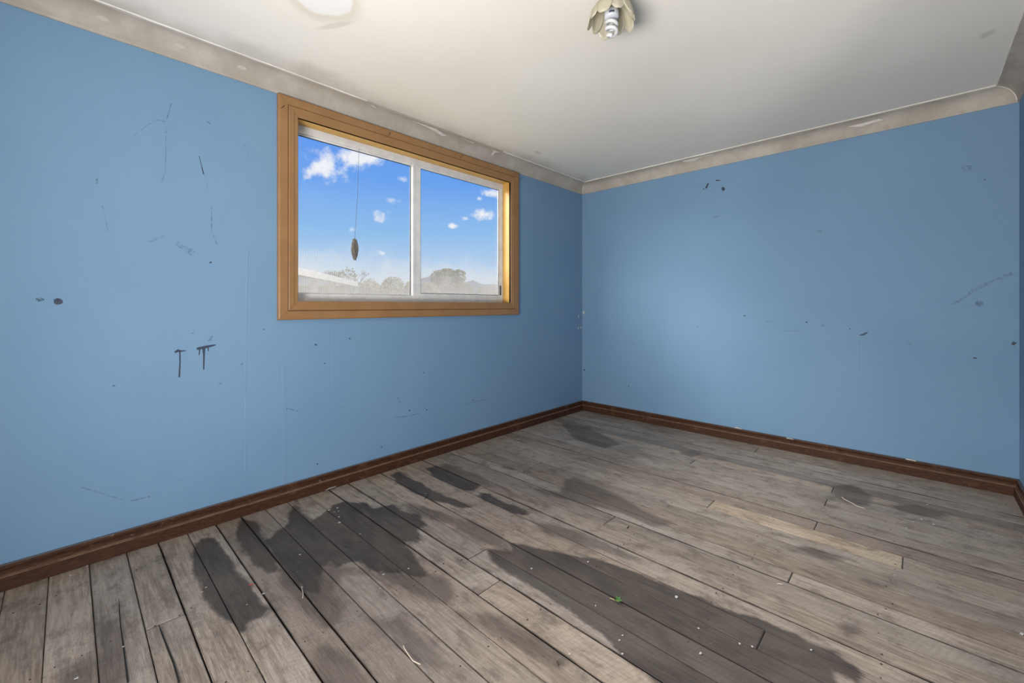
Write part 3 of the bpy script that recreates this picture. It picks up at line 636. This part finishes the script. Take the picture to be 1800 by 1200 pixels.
# ------------------------------------------------------------------ things lying on the floor
def on_floor(name, px, py, label, cat, builder, m, group=None):
    q = flo(px, py); q.z = .0012; bm = bmesh.new(); builder(bm); o = obj(name, bm, m); o.location = q; tag(o, label, cat, group); return o
sg = empty('leaf_sprig', flo(1085, 1058)+Vector((0, 0, .001))); tag(sg, 'small fresh green sprig with pale stem lying on the dark stain', 'sprig')
q0 = flo(1072, 1053)-flo(1085, 1058); q1 = flo(1088, 1059)-flo(1085, 1058)
bm = bmesh.new(); tube(bm, [q0+Vector((0, 0, .004)), q1*.2+Vector((0, 0, .004)), q1+Vector((0, 0, .006))], [.0022, .003, .0022], 6); obj('stem', bm, M['stemg'], sg)
rs = random.Random(4)
for k in range(9):
    a = rs.uniform(0, 6.28); c_ = q1*.6+Vector((rs.uniform(-.006, .006), rs.uniform(-.006, .006), .004+rs.uniform(0, .006))); d = Vector((math.cos(a), math.sin(a), rs.uniform(.0, .6))).normalized(); s_ = d.cross(Vector((0, 0, 1))).normalized(); l_ = rs.uniform(.012, .018)
    bm = bmesh.new(); flake(bm, [c_, c_+d*l_*.4+s_*l_*.28, c_+d*l_*.8+s_*l_*.2, c_+d*l_, c_+d*l_*.8-s_*l_*.2, c_+d*l_*.4-s_*l_*.28], (0, 0, 1), .0006); obj('leaf', bm, M['leafg'], sg)
rs = random.Random(21)
def chip(r):
    def f(bm):
        k = rs.randint(4, 6); a0 = rs.uniform(0, 6)
        flake(bm, [(r*rs.uniform(.6, 1.2)*math.cos(a0+6.2832*j/k), r*rs.uniform(.4, 1.1)*math.sin(a0+6.2832*j/k), rs.uniform(0, r*.35)) for j in range(k)], (0, 0, 1), .0008)
    return f
q = flo(583, 858)
bm = bmesh.new(); P_ = [flo(571, 863)-q, flo(580, 857)-q, flo(591, 854)-q, flo(590, 859)-q, flo(578, 863)-q]
flake(bm, [p_+Vector((0, 0, .002+.012*i/4)) for i, p_ in enumerate(P_)], (0, 0, 1), .001); o = obj('paint_flake', bm, M['flake']); o.location = q+Vector((0, 0, .001)); tag(o, 'largest curled white paint flake, against the skirting below the window', 'paint flake')
for px, py, r in ((565, 866, .010),(578, 897, .010),(593, 893, .008),(595, 899, .007),(596, 909, .008),(597, 919, .010),(588, 900, .006),(633, 939, .006),(910, 773, .018),(975, 765, .008),(918, 828, .007),(935, 820, .006),(934, 1000, .008),(1034, 988, .009),(868, 1009, .005),(1094, 1117, .006),(1089, 1126, .006),(1094, 1150, .006),(1047, 1065, .005),(1231, 1149, .008),(1322, 1137, .007),(1300, 1132, .006),(1228, 1105, .005),(1426, 1143, .006),(1178, 799, .006),(899, 884, .007),(826, 894, .007),(718, 1000, .006),(668, 1035, .006),(674, 1010, .008),(1795, 1115, .009),(1573, 1011, .005),(124, 1012, .006),(153, 995, .007),(190, 975, .004),(362, 1033, .007),(355, 1041, .006),(463, 1044, .006),(532, 1032, .004),(527, 975, .006),(434, 1063, .004),(1001, 1150, .005),(1190, 1050, .010),(1268, 1048, .004),(1620, 913, .011),(1605, 917, .008),(1641, 922, .008),(1593, 929, .010),(1630, 887, .006),(883, 957, .004),(217, 1137, .004),(134, 1193, .008),(700, 873, .004),(748, 868, .005)):
    q = flo(px, py)
    if sd_all(DARKP[:1], q.x, q.y) > -.05: lb, gg = 'tiny white paint chip on the dark stain around the green sprig', 'chips around the sprig'
    elif sd_all(DARKP[1:2], q.x, q.y) > -.06: lb, gg = 'tiny white paint chip on the dark stain below the window', 'chips on the stain below the window'
    elif sd_all(DARKP[2:3], q.x, q.y) > -.10: lb, gg = 'tiny white paint chip on the narrow dark stain below the wall drips', 'chips on the narrow stain'
    elif q.y > -.55: lb, gg = 'tiny white paint chip on bare boards along the skirting under the window wall', 'chips along the window wall'
    elif q.x > -1.3: lb, gg = 'pale paint chip on bare grey boards towards the plain far wall', 'chips towards the far wall'
    else: lb, gg = 'tiny white paint chip on unstained boards in mid floor', 'chips on the open floor'
    on_floor('paint_chip', px, py, lb, 'paint chip', chip(r*.78), M['flake'], gg)
def strip(pp, rad, lift=.003):
    q = flo(*pp[0]); bm = bmesh.new(); tube(bm, [flo(*p_)-q+Vector((0, 0, lift)) for p_ in pp], rad, 5); return bm, q
for nm_, pp, rad, m_, lb, ct in (('grass_stem', [(1480, 874), (1484, 878), (1492, 882), (1500, 886), (1508, 891), (1520, 894)], .0022, 'straw', 'long pale bent grass stem lying near the far skirting', 'grass stem'),
        ('wood_splinter', [(747, 877), (751, 873), (753, 869)], .0026, 'twig', 'short dark splinter of wood lying below the window', 'splinter'),
        ('matchstick', [(1366, 1026.5), (1376, 1027.5)], .0016, 'straw', 'short pale straight sliver lying beside a board joint', 'sliver'),
        ('straw_piece', [(530, 1032), (533, 1046), (532, 1052)], .0015, 'straw', 'thin yellowish straw piece lying below the two dark wall drips', 'straw'),
        ('dead_leaf_bit', [(979, 1164), (982, 1170)], .003, 'twig', 'tiny dark dried leaf scrap lying left of the green sprig', 'leaf scrap'),
        ('dry_stalk', [(709, 1136), (711, 1141), (718, 1152), (726, 1163), (739, 1169)], .0016, 'straw', 'fine dry stalk lying along a board joint', 'stalk'),
        ('red_scrap', [(437, 1029), (446, 1027)], .0016, 'redbit', 'tiny red scrap beside the dark stain near the skirting', 'scrap'),
        ('nail_sliver', [(1102, 929), (1105, 926)], .0022, 'twig', 'small dark chip of wood on a pale grey board', 'wood chip')):
    bm, q = strip(pp, rad); o = obj(nm_, bm, M[m_]); o.location = q; tag(o, lb, ct)
# splits in two old boards
for pp, w in (([(209, 1052), (210, 1075), (212, 1100), (217, 1137), (225, 1200)], .004), ([(279, 1098), (284, 1112), (295, 1140), (305, 1165), (315, 1200)], .005), ([(1404, 958), (1440, 968), (1480, 980)], .0025)):
    bm = bmesh.new(); rows = []
    for i, p_ in enumerate(pp):
        q = flo(*p_); ww = w*(.3 if i in (0,) else 1)*rs.uniform(.7, 1.2)
        rows.append([bm.verts.new(q+Vector((-ww/2, 0, .0009))), bm.verts.new(q+Vector((ww/2, 0, .0009)))])
    for a, b2 in zip(rows, rows[1:]): bm.faces.new((a[0], a[1], b2[1], b2[0]))
    obj('board_split', bm, M['subfloor'], fl)
# chips on top of the far skirting
for px, py in ((1389, 771), (1298, 752), (1602, 808)):
    q = hit(px, py, 0, -.010); bm = bmesh.new(); flake(bm, [(0, .03, -.004), (0, -.025, -.006), (-.004, -.02, .004), (-.002, .02, .006)], (-1, 0, 0), .002)
    o = obj('paint_flake', bm, M['flake']); o.location = q; tag(o, 'narrow white paint flake caught on the top edge of the far skirting', 'paint flake', 'flakes on the far skirting')

# ------------------------------------------------------------------ outside
GZ = -.75
g = obj('ground', boxes((-400, 400, T+.02, 700, GZ-.3, GZ)), M['ground']); tag(g, 'dry grassy ground outside the house', 'ground', kind='structure')
# shed: eave line fixed by the two ends of its fascia seen through the glass
EZ = 1.95
def eave(px, py): d = ray(px, py); t = (EZ-CAM.z)/d.z; return CAM+d*t
A_, B_ = eave(520, 472), eave(627, 497); sd_ = (B_-A_); Ls = sd_.length; ux = sd_.normalized(); uy = Vector((-ux.y, ux.x, 0))
shed = empty('shed', (A_.x, A_.y, GZ)); shed.rotation_euler = (0, 0, math.atan2(ux.y, ux.x)); tag(shed, 'long white boarded shed with shallow pale roof outside the window', 'shed')
hE = EZ-GZ; ext = 3.0; L0, L1 = -ext, Ls
wlh = hE-.60
for k in range(int((L1-.35-L0)/.30)):                    # upright wall boards
    x = L0+k*.30; obj('wall_board', boxes((x, x+.285, .36, .40, 0, wlh)), M['shedwall'], shed)
for k in range(6):
    x = L1-.42-k*1.72
    if x > L0: obj('post', boxes((x, x+.16, .26, .40, 0, hE-.13)), M['shedwall'], shed)
obj('back_wall', boxes((L0, L1-.35, 3.2, 3.3, 0, hE+.2)), M['shedwall'], shed)
obj('end_wall', boxes((L1-.35, L1-.27, .38, 3.3, 0, hE-.13)), M['shedend'], shed)
obj('roof', loft([[(L0-.2, -.02, hE-.02), (L0-.2, 3.6, hE+.35), (L0-.2, 3.6, hE+.40), (L0-.2, -.02, hE+.03)], [(L1, -.02, hE-.02), (L1, 3.6, hE+.35), (L1, 3.6, hE+.40), (L1, -.02, hE+.03)]]), M['shedroof'], shed)
obj('fascia', boxes((L0-.2, L1, -.04, .0, hE-.13, hE+.04)), M['shedwall'], shed)
# hills
bm = bmesh.new(); nx, ny = 140, 8; g = []
def hz(u):  # skyline height in metres over ground along the range, u = bearing in degrees from +X
    return 44+9*math.sin(u*.37+1.0)+7*math.sin(u*.83+.4)+4*math.sin(u*1.7)+2*math.sin(u*3.9+1)
for i in range(nx+1):
    u = 5+i*170/nx; row = []
    for j in range(ny+1):
        t = j/ny; r = 560+t*260; z = GZ-1+hz(u)*math.sin(t*math.pi*.5)**.8+1.5*math.sin(u*2.2+j*1.7)*t; a = math.radians(u); row.append(bm.verts.new((r*math.cos(a), r*math.sin(a), z)))
    g.append(row)
for i in range(nx):
    for j in range(ny): bm.faces.new((g[i][j], g[i+1][j], g[i+1][j+1], g[i][j+1]))
o = obj('hills', bm, M['hill'], None, True); tag(o, 'low range of blue-grey hills on the horizon', 'hills', kind='structure')
def foliage(bm, c_, r, n_, s_, rs):
    for _ in range(n_):
        d = Vector((rs.gauss(0, 1), rs.gauss(0, 1), rs.gauss(0, 1))).normalized(); k = rs.uniform(.55, 1)**.5
        p_ = Vector(c_)+Vector((d.x*r[0], d.y*r[1], d.z*r[2]))*k
        u = Vector((rs.gauss(0, 1), rs.gauss(0, 1), rs.gauss(0, 1))).normalized(); v = u.orthogonal().normalized(); s2 = s_*rs.uniform(.6, 1.3)
        a = [bm.verts.new(p_+u*s2), bm.verts.new(p_+v*s2*.5), bm.verts.new(p_-u*s2), bm.verts.new(p_-v*s2*.5)]; bm.faces.new(a)
def tree(name, px, top, halfw, dist, label, m, n_=1800, leaf=.14, cat='tree', grp=None, seed=1, cl=7):
    rs = random.Random(seed); d = ray(px, top); c_ = CAM+d*dist; gz = GZ; h_ = c_.z-gz; w = halfw/F_PX*dist
    t = empty(name, (c_.x, c_.y, gz)); tag(t, label, cat, grp)
    bm = bmesh.new(); tube(bm, [(0, 0, -.05), (.03*h_, 0, h_*.25), (0, .02*h_, h_*.6)], [.035*h_, .028*h_, .012*h_], 7)
    for k in range(6):
        a = k*1.05; tube(bm, [(.02*h_, 0, h_*(.2+.04*k)), (w*.35*math.cos(a), w*.35*math.sin(a), h_*.5), (w*.65*math.cos(a), w*.65*math.sin(a), h_*.72)], [.014*h_, .009*h_, .004*h_], 5)
    obj('trunk', bm, M['bark'], t)
    bm = bmesh.new(); lo = .22 if cat != 'tree' else .35
    foliage(bm, (0, 0, h_*(.5+lo/2)), (w*.8, w*.8, h_*(1-lo)/2*.97), n_, leaf, rs)
    for k in range(cl):
        a = rs.uniform(0, 6.28); q = rs.uniform(.35, .62); zz = h_*rs.uniform(lo+.12, .86)
        foliage(bm, (w*q*math.cos(a), w*q*math.sin(a), zz), (w*.42, w*.42, h_*.14), n_//6, leaf, rs)
    obj('foliage', bm, m, t); return t
tree('round_tree', 786, 470, 33, 46, 'tallest rounded olive-green tree beyond the right window pane', M['leaf1'], 2600, .17, seed=2)
for i, (px, top, hw, d, mm, lb) in enumerate(((650, 488, 26, 38, 'leaf2', 'dry yellowish bush just past the end of the white shed'), (690, 484, 28, 44, 'leaf1', 'broad olive bush between the shed and the window mullion'), (725, 492, 18, 40, 'leaf2', 'low tawny bush half hidden by the window mullion'),
        (757, 495, 22, 38, 'leaf2', 'tawny bush in front of the tallest rounded tree'), (815, 493, 26, 42, 'leaf1', 'spreading green bush beside the tallest rounded tree'), (850, 503, 30, 40, 'leaf2', 'low dry bush beyond the window latch'), (890, 500, 26, 44, 'leaf2', 'tawny bush behind the right window jamb'), (670, 498, 24, 34, 'leaf2', 'lowest dry bush near the white shed'))):
    tree('bush', px, top, hw, d, lb, M[mm], 1300, .13, 'bush', 'bushes beyond the shed', seed=20+i)
def bare(px, top, dist, label, seed):
    rs = random.Random(seed); c_ = CAM+ray(px, top)*dist; h_ = c_.z-GZ; bm = bmesh.new()
    def br(p_, d, l_, r, n_):
        e = p_+d*l_; tube(bm, [p_, e], [r, r*.6], 4)
        if n_ == 0: return
        for _ in range(3): br(e, (d+Vector((rs.gauss(0, .42), rs.gauss(0, .42), rs.uniform(0, .3)))).normalized(), l_*.66, r*.6, n_-1)
    t = empty('bare_tree', (c_.x, c_.y, GZ)); tag(t, label, 'tree', 'sparse trees behind the shed')
    br(Vector((0, 0, 0)), Vector((0, 0, 1)), h_*.40, .016*h_, 4); obj('trunk', bm, M['bark'], t)
    bm = bmesh.new(); foliage(bm, (0, 0, h_*.74), (h_*.16, h_*.16, h_*.26), 260, .13, rs); obj('foliage', bm, M['leaf1'], t)
bare(611, 468, 35, 'tallest sparse tree rising behind the white shed roof', 1)
bare(600, 476, 42, 'middle sparse tree rising behind the white shed roof', 2)
bare(589, 475, 50, 'smallest sparse tree rising behind the white shed roof', 3)
